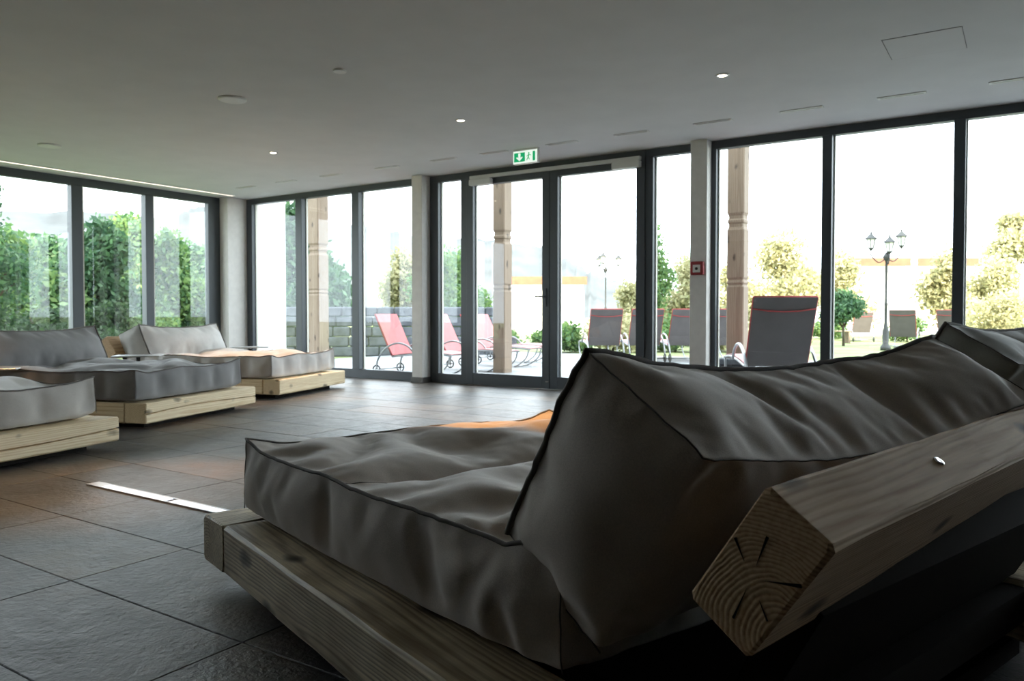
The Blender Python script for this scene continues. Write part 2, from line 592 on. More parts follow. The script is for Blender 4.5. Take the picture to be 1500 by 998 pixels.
for xa, xb in ((-5.93, -5.6), (-3.93, -3.59)):
    c = MB().box((xa, YA - 0.13, 2.54), (xb, YA - 0.06, 2.612), 0.006)
    c.box((xa + 0.02, YA - 0.125, 2.606), (xb - 0.02, YA - 0.08, 2.622), 0.003)
    c.build('door_closer', M['white_metal'], door)['label'] = 'pale grey door closer box'
MB().box((-4.83, YA - 0.066, 0.09), (-4.79, YA - 0.058, 0.1)).build('bolt_keep', M['chrome'], door)

# light strip in the ceiling along the left glass wall
ls = thing('ceiling_light_strip', 'long thin warm white light strip in the ceiling above the left glass wall', 'light strip', (-10.2, 4.0, HC))
MB().box((-0.028, -3.4, -0.006), (0.028, 3.68, 0.0)).build('diffuser', M['cove'], ls)
for s in (-1, 1):
    MB().box((s * 0.028, -3.4, -0.009), (s * 0.036, 3.68, 0.0)).build('channel_edge', M['white_metal'], ls)


# ------------------------------------------------------------------ things on the ceiling
def downlight(x, y, label, power=42.0, size=R(62)):
    t = thing('downlight', label, 'downlight', (x, y, HC), 0, 'recessed ceiling downlights')
    prof = MB().lathe([(0.052, 0.0), (0.052, -0.004), (0.048, -0.007), (0.036, -0.007), (0.034, -0.003), (0.034, 0.0)], 20)
    prof.build('trim_ring', M['grey_metal'], t, True)
    MB().lathe([(0.033, -0.0005), (0.031, -0.004), (0.012, -0.0055)], 16).build('lens', M['lamp'], t, True)
    L = bpy.data.lights.new('downlight_lamp', 'SPOT')
    L.energy = power; L.color = (1.0, 0.52, 0.2); L.spot_size = size; L.spot_blend = 0.8; L.shadow_soft_size = 0.03
    lo = bpy.data.objects.new('lamp', L)
    link(lo, t, (0, 0, -0.03))
    return t


downlight(-1.967, 5.9, 'small lit round ceiling downlight, rightmost and nearest of the three in the row')
downlight(-4.474, 5.9, 'small lit round ceiling downlight in the middle of the row of three')
downlight(-7.127, 5.9, 'small lit round ceiling downlight, leftmost of the three, above the light grey daybed', 70)
downlight(-1.85, 2.75, 'round ceiling downlight above the near daybed, out of the frame', 110, R(25))
downlight(-3.95, 2.2, 'round ceiling downlight over the floor between the bed rows, out of the frame', 75, R(42))
downlight(-7.127, 2.2, 'round ceiling downlight over the charcoal daybed, out of the frame', 42)


def disc(name, label, cat, x, y, r, h, mat=None):
    t = thing(name, label, cat, (x, y, HC))
    MB().lathe([(r, 0), (r, -h * 0.6), (r * 0.93, -h), (r * 0.86, -h)], 32).build('rim', mat or M['white_metal'], t, True)
    MB().lathe([(r * 0.85, -0.001), (r * 0.84, -h * 0.55), (r * 0.2, -h * 0.75)], 32).build('grille', M['ceiling'], t, True)
    return t


disc('ceiling_speaker', 'large round white ceiling speaker, nearer of the two', 'speaker', -5.65, 4.25, 0.115, 0.016)
disc('ceiling_speaker', 'faint round ceiling speaker near the left glass wall', 'speaker', -8.83, 4.31, 0.115, 0.016)
disc('smoke_detector', 'small round white smoke detector on the ceiling above the room centre', 'detector', -4.32, 4.2, 0.05, 0.014)

slot_x = [-9.37, -8.51, -7.64, -6.65, -5.76, -5.04, -4.16, -3.35, -2.51, -1.70, -0.895, -0.09]
ordw = ['first', 'second', 'third', 'fourth', 'fifth', 'sixth', 'seventh']
for i, x in enumerate(slot_x):
    if i < 6: lb = 'narrow white air slot in the ceiling, %s to the left of the exit sign' % ordw[5 - i]
    else: lb = 'narrow white air slot in the ceiling, %s to the right of the exit sign' % ordw[i - 6]
    if i == 5: lb = 'narrow white air slot in the ceiling, immediately left of the exit sign'
    if i == 6: lb = 'narrow white air slot in the ceiling, immediately right of the exit sign'
    t = thing('air_slot', lb, 'air vent', (x, 7.26, HC), 0, 'row of ceiling air slots along the glass wall')
    w, d = 0.185, 0.032
    f = MB()
    f.box((-w, -d, -0.008), (w, -d + 0.018, 0), 0.002); f.box((-w, d - 0.018, -0.008), (w, d, 0), 0.002)
    f.box((-w, -d + 0.018, -0.008), (-w + 0.02, d - 0.018, 0), 0.002); f.box((w - 0.02, -d + 0.018, -0.008), (w, d - 0.018, 0), 0.002)
    f.build('frame', M['white_metal'], t)
    MB().box((-w + 0.02, -d + 0.018, -0.002), (w - 0.02, d - 0.018, -0.0005)).build('slot', M['black'], t)
    MB().box((-w + 0.02, -0.003, -0.006), (w - 0.02, 0.003, -0.002)).build('blade', M['grey_metal'], t)

pn = thing('access_panel', 'square flush access panel in the ceiling at upper right', 'access panel', (-0.6, 5.98, HC))
pf = MB()
for a, b in (((-0.235, -0.24), (0.235, -0.236)), ((-0.235, 0.236), (0.235, 0.24)), ((-0.235, -0.24), (-0.231, 0.24)), ((0.231, -0.24), (0.235, 0.24))):
    pf.box((a[0], a[1], -0.0015), (b[0], b[1], 0))
pf.build('joint', plain('panel_joint', (0.16, 0.16, 0.16), 0.9), pn)
MB().box((-0.229, -0.234, -0.003), (0.229, 0.234, 0)).build('lid', M['ceiling'], pn)

# emergency exit sign hanging under the ceiling
sg = thing('exit_sign', 'lit green and white emergency exit sign under the ceiling over the doors', 'sign', (-4.63, 7.28, HC - 0.165))
MB().box((-0.16, -0.004, 0), (0.16, 0.05, 0.145), 0.004).build('housing', M['white_metal'], sg)
MB().box((-0.156, -0.009, 0.004), (0.156, -0.004, 0.141), 0.001).build('face', M['sign_white'], sg)
MB().box((-0.16, 0.0, 0.145), (0.16, 0.046, 0.165)).build('ceiling_bracket', M['white_metal'], sg)
MB().box((-0.142, -0.011, 0.022), (0.0, -0.009, 0.122)).build('arrow_panel', M['sign_green'], sg)
arrow = [(-0.071, 0.03), (-0.03, 0.066), (-0.038, 0.078), (-0.058, 0.064), (-0.056, 0.115), (-0.086, 0.115), (-0.084, 0.064), (-0.104, 0.078), (-0.112, 0.066)]
MB().prism(arrow, -0.0125, -0.011, 'y').build('arrow', M['sign_white'], sg)
gd = MB().box((0.1, -0.011, 0.02), (0.132, -0.009, 0.124))
gd.build('doorway_panel', M['sign_green'], sg)
run = MB()
run.prism([(0.05 + 0.009 * math.cos(a), 0.108 + 0.009 * math.sin(a)) for a in [k * PI / 5 for k in range(10)]], -0.011, -0.009, 'y')
for pl in ([(0.045, 0.098), (0.058, 0.095), (0.05, 0.062), (0.038, 0.066)], [(0.04, 0.066), (0.05, 0.064), (0.062, 0.04), (0.055, 0.036)],
           [(0.038, 0.068), (0.046, 0.062), (0.028, 0.03), (0.02, 0.034)], [(0.055, 0.095), (0.056, 0.088), (0.082, 0.078), (0.084, 0.084)],
           [(0.046, 0.097), (0.047, 0.089), (0.024, 0.07), (0.02, 0.075)]):
    run.prism(pl, -0.011, -0.009, 'y')
run.build('running_figure', M['sign_green'], sg)

# red call point on the pillar
cp = thing('call_point', 'small red fire alarm call point on the pillar right of the doors', 'alarm', (-2.89, 7.93, 1.39))
MB().box((-0.07, -0.045, -0.07), (0.07, 0, 0.07), 0.006).build('housing', M['red'], cp)
MB().box((-0.04, -0.05, -0.045), (0.04, -0.045, 0.035), 0.002).build('pane', M['white_metal'], cp)
MB().lathe([(0.016, -0.004), (0.016, 0.0), (0.012, 0.003)], 14).build('button', M['black'], cp, True, (0, -0.052, -0.005), (R(90), 0, 0))

# light strip let into the floor along a tile joint
fs = thing('floor_light_strip', 'bright bluish white light strip let into the floor tiles left of the near daybed', 'light strip', (-3.3, 2.215, 0))
ch = MB()
ch.box((-0.84, -0.036, 0), (0.9, -0.028, 0.006)); ch.box((-0.84, 0.028, 0), (0.9, 0.036, 0.006)); ch.box((-0.84, -0.028, 0), (-0.72, 0.028, 0.0055))
ch.build('channel', M['grey_metal'], fs)
for a, b in ((-0.72, -0.16), (-0.12, 0.42), (0.46, 0.9)):
    MB().box((a, -0.027, 0.0), (b, 0.027, 0.004)).build('diffuser', M['strip'], fs)


# ------------------------------------------------------------------ sewn, filled cushions (cloth blown up from inside)
def box_grid(L, W, T, s):
    nx, ny, nz = max(2, round(L / s)), max(2, round(W / s)), max(2, round(T / s))
    idx, V, Q = {}, [], []

    def vid(i, j, k):
        t = (i, j, k)
        if t not in idx:
            idx[t] = len(V); V.append((L * i / nx, W * j / ny, T * k / nz))
        return idx[t]
    for i in range(nx):
        for j in range(ny):
            Q.append((vid(i, j, 0), vid(i, j + 1, 0), vid(i + 1, j + 1, 0), vid(i + 1, j, 0)))
            Q.append((vid(i, j, nz), vid(i + 1, j, nz), vid(i + 1, j + 1, nz), vid(i, j + 1, nz)))
    for i in range(nx):
        for k in range(nz):
            Q.append((vid(i, 0, k), vid(i + 1, 0, k), vid(i + 1, 0, k + 1), vid(i, 0, k + 1)))
            Q.append((vid(i, ny, k), vid(i, ny, k + 1), vid(i + 1, ny, k + 1), vid(i + 1, ny, k)))
    for j in range(ny):
        for k in range(nz):
            Q.append((vid(0, j, k), vid(0, j, k + 1), vid(0, j + 1, k + 1), vid(0, j + 1, k)))
            Q.append((vid(nx, j, k), vid(nx, j + 1, k), vid(nx, j + 1, k + 1), vid(nx, j, k + 1)))
    return np.array(V, float), np.array(Q, int), idx, (nx, ny, nz)


FRAMES = 26


def sewn_box(L, W, T, s, press, shrink, rim_shrink, bend, volume=None, seed=1, ties=None, lump=0.02, dips=(), seam=None):
    X0_, Q, idx, (nx, ny, nz) = box_grid(L, W, T, s)
    rg = np.random.RandomState(seed)
    X = X0_ + rg.normal(0, 0.0012, X0_.shape)
    ED, pin = [], []
    if ties:
        ph, kk = rg.rand(5) * 6.28, rg.randn(5, 2) * 5
        x, y = X0_[:, 0], X0_[:, 1]
        h = sum(np.sin(x * kk[i, 0] + y * kk[i, 1] + ph[i]) for i in range(5)) / 2.5 * lump
        for f in dips: h = h + f(x, y)
        X[:, 2] += h * (X0_[:, 2] / T)
        for i in range(2, nx - 1):
            for j in range(2, ny - 1):
                if rg.rand() < ties or (seam and abs(X0_[idx[(i, j, 0)], 0] - seam) < s * 0.51):
                    ED.append((idx[(i, j, 0)], idx[(i, j, nz)]))
        pin = [idx[(i, j, 0)] for i in range(2, nx - 1) for j in range(2, ny - 1)]
    me = bpy.data.meshes.new('sewn')
    me.from_pydata(X.tolist(), ED, Q.tolist())
    o = bpy.data.objects.new('sewn', me)
    COL.objects.link(o)
    inner = ((X0_[:, 0] > 1e-6) & (X0_[:, 0] < L - 1e-6)).astype(int) + ((X0_[:, 1] > 1e-6) & (X0_[:, 1] < W - 1e-6)) + ((X0_[:, 2] > 1e-6) & (X0_[:, 2] < T - 1e-6))
    g = o.vertex_groups.new(name='rim'); g.add(np.where(inner < 2)[0].tolist(), 1, 'REPLACE')
    m = o.modifiers.new('c', 'CLOTH')
    c = m.settings
    if pin:
        p = o.vertex_groups.new(name='pin'); p.add(pin, 1, 'REPLACE'); c.vertex_group_mass = 'pin'
    c.quality = 6; c.mass = 0.15
    c.tension_stiffness = 40; c.compression_stiffness = 5; c.shear_stiffness = 5; c.bending_stiffness = bend
    c.tension_damping = c.compression_damping = c.shear_damping = 20; c.air_damping = 6
    c.use_pressure = True; c.uniform_pressure_force = press
    c.use_pressure_volume = volume is not None
    if volume: c.target_volume = L * W * T * volume
    c.vertex_group_shrink = 'rim'; c.shrink_min = shrink; c.shrink_max = rim_shrink
    c.effector_weights.gravity = 0
    m.collision_settings.use_collision = False
    m.point_cache.frame_start = 1; m.point_cache.frame_end = FRAMES + 1
    rim = [(i, 0, nz) for i in range(nx)] + [(nx, j, nz) for j in range(ny)] + [(i, ny, nz) for i in range(nx, 0, -1)] + [(0, j, nz) for j in range(ny, 0, -1)]
    seams = [[(i, j, k) for k in range(nz + 1)] for i in (0, nx) for j in (0, ny)]
    if T > 0.25:    # the bolsters are sewn along the back edge of the top as well
        seams.append([(nx, j, 0) for j in range(ny + 1)])
    if seam:        # the mattress top is two panels joined across
        si = round(seam / (L / nx))
        seams.append([(si, j, nz) for j in range(ny + 1)])
    return o, Q, [idx[t] for t in rim], [[idx[t] for t in sm] for sm in seams]


ML, MW, MT = 1.62, 1.42, 0.22
edge_in = lambda y: np.clip(np.minimum(y, MW - y) / 0.22, 0, 1)
CH, CW, CT = 0.45, 1.42, 0.31
jobs = dict(
    near=sewn_box(ML, MW, MT, 0.028, 1.5, -0.012, 0.022, 6, ties=0.025, lump=0.012, seam=0.76, seed=1,
                  dips=[lambda x, y: -0.05 * np.exp(-((x - 1.42) / 0.09) ** 2) * (0.2 + 0.8 * edge_in(y)), lambda x, y: -0.022 * np.exp(-((x - 0.76) / 0.04) ** 2) * edge_in(y)]),
    far=sewn_box(ML, MW, MT, 0.034, 1.2, -0.015, 0.026, 10, ties=0.04, lump=0.015, seam=0.76, seed=5,
                 dips=[lambda x, y: -0.05 * np.exp(-((x - 1.42) / 0.09) ** 2) * (0.2 + 0.8 * edge_in(y))]),
    near_cushion=sewn_box(CH, CW, CT, 0.024, 2, -0.02, 0.02, 4, volume=0.9, seed=2),
    far_cushion=sewn_box(CH, CW, CT, 0.03, 2, -0.015, 0.02, 6, volume=0.82, seed=4))
for f in range(1, FRAMES + 1):
    S.frame_set(f)
dg = bpy.context.evaluated_depsgraph_get()
SEWN = {}
for k, (o, Q, rim, seams) in jobs.items():
    me = o.evaluated_get(dg).to_mesh()
    co = np.empty(len(me.vertices) * 3); me.vertices.foreach_get('co', co)
    co = co.reshape(-1, 3).copy()
    if 'cushion' in k:      # the filling settles: the top edge sags between its corners, the back lies flatter
        sag = 0.06 if k == 'near_cushion' else 0.03
        co[:, 0] -= sag * (1 - ((co[:, 1] - CW / 2) / (CW / 2)) ** 2) * np.clip(co[:, 0] / CH, 0, 1.2) ** 2
        co[:, 2] = np.where(co[:, 2] < 0, co[:, 2] * 0.5, co[:, 2])
    else:                   # ears at the corners, a rim that hangs a little between them, folds where the cushion presses
        X_, Y_, Z_ = co[:, 0].copy(), co[:, 1].copy(), co[:, 2].copy()
        up = np.clip((Z_ - 0.1) / 0.1, 0, 1)
        for cx, cy in ((0, 0), (0, MW)):
            d2 = (X_ - cx) ** 2 + (Y_ - cy) ** 2
            co[:, 2] += 0.026 * np.exp(-d2 / 0.1 ** 2) * up
        for cy, sg in ((0.0, 1), (MW, -1)):
            top_ = (Z_ > 0.19)
            sx = np.where(top_, np.abs(Y_ - cy), -(MT - Z_))
            dx = X_ - 1.46
            r_ = np.hypot(dx, sx)
            fold = 0.011 * np.sin(np.arctan2(sx, -dx) * 9) * np.exp(-((r_ - 0.14) / 0.1) ** 2) * (np.abs(Y_ - cy) < 0.4) * (dx < 0.05)
            co[:, 2] += np.where(top_, fold, 0)
            co[:, 1] -= np.where(top_, 0, fold * sg) * (np.abs(Y_ - cy) < 0.1)
    SEWN[k] = (co, Q, rim, seams)
for o, *_ in jobs.values():
    me = o.data
    bpy.data.objects.remove(o); bpy.data.meshes.remove(me)
S.frame_set(1)
CUSHION_MESH = {}


def sewn_object(kind, name, mat, parent, pipe_r, loc=None, rot=None, label=None, cat=None, group=None):
    co, Q, rim, seams = SEWN[kind]
    if kind not in CUSHION_MESH:
        me = mesh_from(name, co, Q, M['fab_near'], True)
        cen = co.mean(0)
        pts = []
        for i in rim:
            d = co[i] - cen
            d = np.array([np.sign(d[0]) * (abs(d[0]) > 0.8 * abs(co[:, 0] - cen[0]).max()), np.sign(d[1]) * (abs(d[1]) > 0.9 * abs(co[:, 1] - cen[1]).max()), 1.0])
            pts.append(co[i] + d / np.linalg.norm(d) * pipe_r * 0.15)
        pm = MB().tube(pts, pipe_r, 6, closed=True)
        n_top = set(rim)
        edge_set = {tuple(sorted((rim[q], rim[(q + 1) % len(rim)]))) for q in range(len(rim))}
        for sm in seams: edge_set |= {tuple(sorted(e)) for e in zip(sm[:-1], sm[1:])}
        cr = me.attributes.new('crease_edge', 'FLOAT', 'EDGE')
        ev = np.empty(len(me.edges) * 2, int); me.edges.foreach_get('vertices', ev)
        cr.data.foreach_set('value', np.array([0.75 if tuple(sorted(e)) in edge_set else 0.0 for e in ev.reshape(-1, 2).tolist()], np.float32))
        sms = []
        for sm in seams:
            st = MB().tube([co[q] for q in sm], 0.0017, 5)
            sms.append(mesh_from('seam', st.V, st.F, M['seam'], True))
        CUSHION_MESH[kind] = (me, mesh_from('piping', pm.V, pm.F, M['pipe'], True), sms)
    me, pme, sme = CUSHION_MESH[kind]
    o = bpy.data.objects.new(name, me)
    o.material_slots[0].link = 'OBJECT'; o.material_slots[0].material = mat
    sb = o.modifiers.new('smooth', 'SUBSURF'); sb.levels = 0; sb.render_levels = 2 if kind.startswith('near') else 1
    link(o, parent, loc, rot)
    tag(o, label, cat, group)
    p = bpy.data.objects.new('piping', pme)
    link(p, o)
    for sm in sme: link(bpy.data.objects.new('seam', sm), o)
    return o


# ------------------------------------------------------------------ timber daybeds
def beam(name, length, w, h, mat, parent, loc, rot=(0, 0, 0), bev=0.01, seed=0, groove=False):
    """a sawn timber along its own x axis, edges eased, slightly uneven"""
    rg = random.Random(seed)
    n = max(4, int(length / 0.12))
    hw, hh = w / 2, h / 2
    prof = [(-hw + bev, -hh), (hw - bev, -hh), (hw, -hh + bev), (hw, hh - bev), (hw - bev, hh), (-hw + bev, hh), (-hw, hh - bev), (-hw, -hh + bev)]
    if groove:   # a long drying crack in the outer face
        prof = prof[:7] + [(-hw, 0.005), (-hw + 0.04, 0.0), (-hw, -0.005)] + prof[7:]
    V, F = [], []
    k = len(prof)
    ins = [0.0, bev * 0.7] + [length * i / n for i in range(1, n)] + [length - bev * 0.7, length]
    for a, x in enumerate(ins):
        e = bev * 0.6 if a in (0, len(ins) - 1) else 0.0
        dz = 0.012 * math.sin(x * 3.1 + seed) if groove else 0.0
        for q, (yy, zz) in enumerate(prof):
            j = rg.uniform(-0.0016, 0.0016)
            gz = dz if (groove and 7 <= q <= 9) else 0.0
            V.append((x - length / 2, yy - math.copysign(e, yy) + j, zz - (math.copysign(e, zz) if abs(zz) > 0.01 else 0) + rg.uniform(-0.0016, 0.0016) + gz))
    for a in range(len(ins) - 1):
        for b in range(k):
            c = (b + 1) % k
            F.append((a * k + b, a * k + c, (a + 1) * k + c, (a + 1) * k + b)[::-1])
    F.append(tuple(range(k)))
    F.append(tuple((len(ins) - 1) * k + i for i in range(k))[::-1])
    return obj(name, V, F, mat, parent, False, loc, rot)


BW, BL, BZ0, BZ1 = 1.56, 2.16, 0.05, 0.21
BH = BZ1 - BZ0


def daybed(loc, rotz, label, mat, group, seed, width=BW, groove=False, head_yaw=0.0, side_yaw=0.0, head_mat=None, head_start=0.04):
    t = thing('daybed_frame', label, 'bed frame', loc, rotz, group)
    zc = (BZ0 + BZ1) / 2
    beam('foot_beam', width, 0.2, BH, mat, t, (0.1, width / 2, zc), (0, 0, R(-90)), seed=seed, groove=groove)
    for k, y in enumerate((0.1, width - 0.1)):
        L = BL - 0.205
        yw = side_yaw if k == 0 else 0.0
        cx, cy = 0.205 + math.cos(yw) * L / 2, y + math.sin(yw) * L / 2
        beam('side_beam', L, 0.2, BH, mat, t, (cx, cy, zc), (0, 0, yw), seed=seed + k + 1)
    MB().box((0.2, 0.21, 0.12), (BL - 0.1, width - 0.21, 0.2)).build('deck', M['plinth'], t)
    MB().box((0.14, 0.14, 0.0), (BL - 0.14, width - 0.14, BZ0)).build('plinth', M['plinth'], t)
    # leaning head beam with a dark board under it
    tilt = R(33.5)
    hl = width - 2 * head_start + 0.06
    dv = Vector((math.sin(-head_yaw), math.cos(head_yaw), 0))
    p0 = Vector((2.128, head_start, 0.532))
    cc = p0 + dv * hl / 2
    rm = Matrix.Rotation(R(90) + head_yaw, 4, 'Z') @ Matrix.Rotation(0, 4, 'X')
    # axes: x along the beam, y towards the foot tilted, z along the long side of the section
    xa = dv
    za = Vector((math.sin(tilt), 0, math.cos(tilt)))
    za = (za - xa * za.dot(xa)).normalized()
    ya = za.cross(xa)
    rm = Matrix((xa, ya, za)).transposed().to_euler()
    hb = beam('head_beam', hl, 0.122, 0.228, head_mat or mat, t, cc, rm, bev=0.008, seed=seed + 7)
    t['head'] = hb.name
    MB().prism([(1.93, 0.2), (2.0, 0.2), (2.12, 0.42), (2.05, 0.46)], 0.3, width - 0.14, 'y').build('shade_board', M['plinth'], t)  # near-black board put in for the shade below the head beam
    return t


# the near daybed
NEAR = (-2.374, 1.651, 0)
NYAW = R(-17.5)
near_bed = daybed(NEAR, NYAW, 'weathered timber daybed frame with long side beam and leaning head beam, largest and nearest', M['pine_old'], 'timber daybed frames', 3,
       width=1.62, head_yaw=R(5.0), side_yaw=R(-2.2), head_mat=M['pine_end'], head_start=0.1)

# drying cracks round the pith of the near head beam's sawn end, and a bolt head in its upper face
hb = bpy.data.objects[near_bed['head']]
del near_bed['head']
hl_ = max(v.co.x for v in hb.data.vertices)
for a0, r0, r1, w in ((2.45, 0.02, 0.075, 0.0028), (0.55, 0.025, 0.06, 0.0022), (-1.75, 0.015, 0.07, 0.002), (-2.6, 0.03, 0.06, 0.0016), (1.35, 0.02, 0.07, 0.0022)):
    py, pz = 0.002, -0.012
    c_, s_ = math.cos(a0), math.sin(a0)
    poly = [(py + c_ * r0, pz + s_ * r0), (py + c_ * r1 - s_ * w, pz + s_ * r1 + c_ * w), (py + c_ * r1 + s_ * w, pz + s_ * r1 - c_ * w)]
    poly = [(max(-0.058, min(0.058, y)), z) for y, z in poly]
    MB().prism(poly, -hl_ - 0.0012, -hl_ + 0.004, 'x').build('end_crack', M['plinth'], hb)
MB().lathe([(0.011, 0.0), (0.011, 0.002), (0.009, 0.004), (0.004, 0.003)], 14).build('bolt_head', M['chrome'], hb, True, (-hl_ + 0.56, 0.0, 0.1135))


def on_bed(loc, yaw, u, v, z=0.0):
    return (loc[0] + u * math.cos(yaw) - v * math.sin(yaw), loc[1] + u * math.sin(yaw) + v * math.cos(yaw), z)


def mattress(kind, loc, yaw, u, v, mat, label, dyaw=0.0):
    return sewn_object(kind, 'mattress', mat, None, 0.0052, on_bed(loc, yaw, u, v, BZ1 + 0.008), (0, 0, yaw + dyaw), label, 'mattress', 'thick daybed mattresses')


def back_cushion(kind, loc, yaw, A, tilt, mat, label, dyaw=0.0):
    """A: where the front top corner stands on the bed (u, v, z)"""
    yw = yaw + dyaw
    U = Vector((math.cos(yw), math.sin(yw), 0)); Vv = Vector((-math.sin(yw), math.cos(yw), 0)); Z = Vector((0, 0, 1))
    h = U * math.sin(tilt) + Z * math.cos(tilt)
    n = -U * math.cos(tilt) + Z * math.sin(tilt)
    co, Q, rim, seams = SEWN[kind]
    a = co[seams[2][-1]]           # x = CH, y = 0, z = CT corner
    P = Vector(on_bed(loc, yaw, *A)) - (h * a[0] + Vv * a[1] + n * a[2])
    rm = Matrix((h, Vv, n)).transposed().to_euler()
    return sewn_object(kind, 'back_cushion', mat, None, 0.0075, P, rm, label, 'cushion', 'bolster back cushions on the daybeds')


mattress('near', NEAR, NYAW, 0.1, 0.1, M['fab_near'], 'thick taupe canvas mattress on the near daybed, with warm light on its top')
back_cushion('near_cushion', NEAR, NYAW, (1.766, 0.12, 0.835), R(31), M['fab_near'], 'big taupe back cushion leaning on the near timber head beam', R(-0.5))

# the next daybed in the near row: its cushion shows at the right edge
NEXT = on_bed(NEAR, NYAW, -0.3, 2.32)
daybed(NEXT, NYAW, 'timber daybed frame hidden behind the near daybed', M['pine_old'], 'timber daybed frames', 13)
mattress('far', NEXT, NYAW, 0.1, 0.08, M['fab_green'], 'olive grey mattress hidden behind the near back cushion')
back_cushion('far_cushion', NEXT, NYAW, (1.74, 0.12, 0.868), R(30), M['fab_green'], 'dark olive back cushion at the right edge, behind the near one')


def left_bed(left_corner, a, fabric_m, names, seed, groove):
    V2 = Vector((-math.sin(a), math.cos(a)))
    w = 1.5
    o = Vector(left_corner) + V2 * w
    loc, yaw = (o.x, o.y, 0), PI + a
    daybed(loc, yaw, names[0], M['pine'], 'timber daybed frames', seed, width=w, groove=groove, head_mat=M['pine_end'], head_start=0.0)
    mattress('far', loc, yaw, 0.08, 0.1, fabric_m, names[1])
    back_cushion('far_cushion', loc, yaw, (1.8, 0.06, 0.79), R(24), fabric_m, names[2])
    return loc, yaw


left_bed((-4.74, 1.47), R(14.5), M['fab_beige'], ('pale pine daybed frame with a long crack, at the left edge of the room',
         'stone beige mattress on the leftmost pine daybed', 'stone beige back cushion on the leftmost daybed, out of the frame'), 21, True)
left_bed((-5.70, 3.47), R(18.9), M['fab_dark'], ('pale pine daybed frame in the middle of the left row, under the charcoal mattress',
         'charcoal grey mattress on the middle pine daybed', 'charcoal grey back cushion against the left glass wall'), 31, True)
left_bed((-6.60, 5.52), R(18.5), M['fab_light'], ('pale pine daybed frame farthest away, near the corner of the glass walls',
         'light grey mattress on the farthest pine daybed, with an orange glow', 'light grey back cushion on the farthest daybed'), 41, False)


def side_table(x, y, z, rot, label):
    t = thing('side_table', label, 'table', (x, y, 0), rot, 'small metal side tables between the daybeds')
    MB().box((-0.17, -0.235, z - 0.014), (0.17, 0.235, z), 0.004).build('tabletop', M['grey_metal'], t)
    MB().tube([(0, 0, 0.01), (0, 0, z - 0.014)], 0.02, 12).build('stem', M['frame'], t, True)
    MB().lathe([(0.15, 0.0), (0.15, 0.008), (0.03, 0.016)], 24).build('base', M['frame'], t, True)
    return t


side_table(-7.92, 4.74, 0.47, R(-40), 'small flat grey side table between the charcoal and the light grey daybeds')
side_table(-8.46, 6.60, 0.485, R(-40), 'small flat grey side table beyond the light grey daybed, by the corner pillar')
side_table(-7.05, 2.95, 0.47, R(-40), 'small grey side table at the left edge between the first two daybeds')

# ------------------------------------------------------------------ outdoors: ground, terrace, building parts
lawn = MB().box((-500, -60, -0.4), (300, 420, -0.06)).build('ground', M['lawn']); lawn['kind'] = 'structure'
ter = MB().box((-12.2, YA + 0.14, -0.3), (9, 16.4, -0.03)).build('terrace', M['terrace']); ter['kind'] = 'structure'
wing = MB().box((XB - 0.5, 8.3, -0.06), (XB + 0.02, 9.05, 3.3), 0.01).build('wall_outside', M['render']); wing['kind'] = 'structure'


def timber_post(x, y, label, footing=False, s=0.115):
    t = thing('timber_post', label, 'post', (x, y, -0.03), 0, 'carved timber posts on the terrace')
    z0 = 0.35 if footing else 0.0
    prof = [(z0, 1), (1.30, 1), (1.33, 0.9), (1.36, 1.0), (1.40, 0.9), (1.43, 1.0), (2.06, 1), (2.1, 0.86), (2.14, 0.86), (2.16, 0.96), (2.19, 0.96), (2.21, 0.86), (2.25, 0.86), (2.29, 1), (3.35, 1)]
    V, F = [], []
    b = 0.014
    for z, k in prof:
        h = s * k
        V += [(-h + b, -h, z), (h - b, -h, z), (h, -h + b, z), (h, h - b, z), (h - b, h, z), (-h + b, h, z), (-h, h - b, z), (-h, -h + b, z)]
    for i in range(len(prof) - 1):
        for q in range(8):
            l = (q + 1) % 8
            F.append((i * 8 + q, i * 8 + l, (i + 1) * 8 + l, (i + 1) * 8 + q))
    F += [tuple(range(7, -1, -1)), tuple((len(prof) - 1) * 8 + q for q in range(8))]
    # the timber's own x axis runs up the post
    sh = bpy.data.objects.new('shaft', mesh_from('shaft', [(z, yy, -xx) for xx, yy, z in V], F, M['post']))
    link(sh, t, (0, 0, 0), (0, R(-90), 0))
    if footing:
        MB().box((-0.24, -0.24, 0.27), (0.24, 0.24, 0.35), 0.012).build('cap_slab', M['stone'], t)
        for k, (dx, dy) in enumerate([(-0.1, -0.1), (0.1, -0.1), (-0.1, 0.1), (0.1, 0.1)]):
            for c in range(2):
                MB().box((dx - 0.095, dy - 0.095, c * 0.135), (dx + 0.095, dy + 0.095, c * 0.135 + 0.13), 0.012).build('stone', M['stone'], t)
    return t


timber_post(-7.05, 10.4, 'carved square timber post seen through the left door leaf')
timber_post(-3.24, 10.4, 'carved square timber post on a stone footing right of the pillar', True)
timber_post(-11.3, 10.4, 'carved square timber post seen through the far left window, beside the white wall', False, 0.14)


bmh = thing('pergola_beam', 'long timber beam carried by the carved terrace posts', 'beam', (-4.0, 10.4, 3.42))
MB().box((-8.5, -0.1, -0.1), (9.0, 0.1, 0.12), 0.01).build('timber', M['post'], bmh)

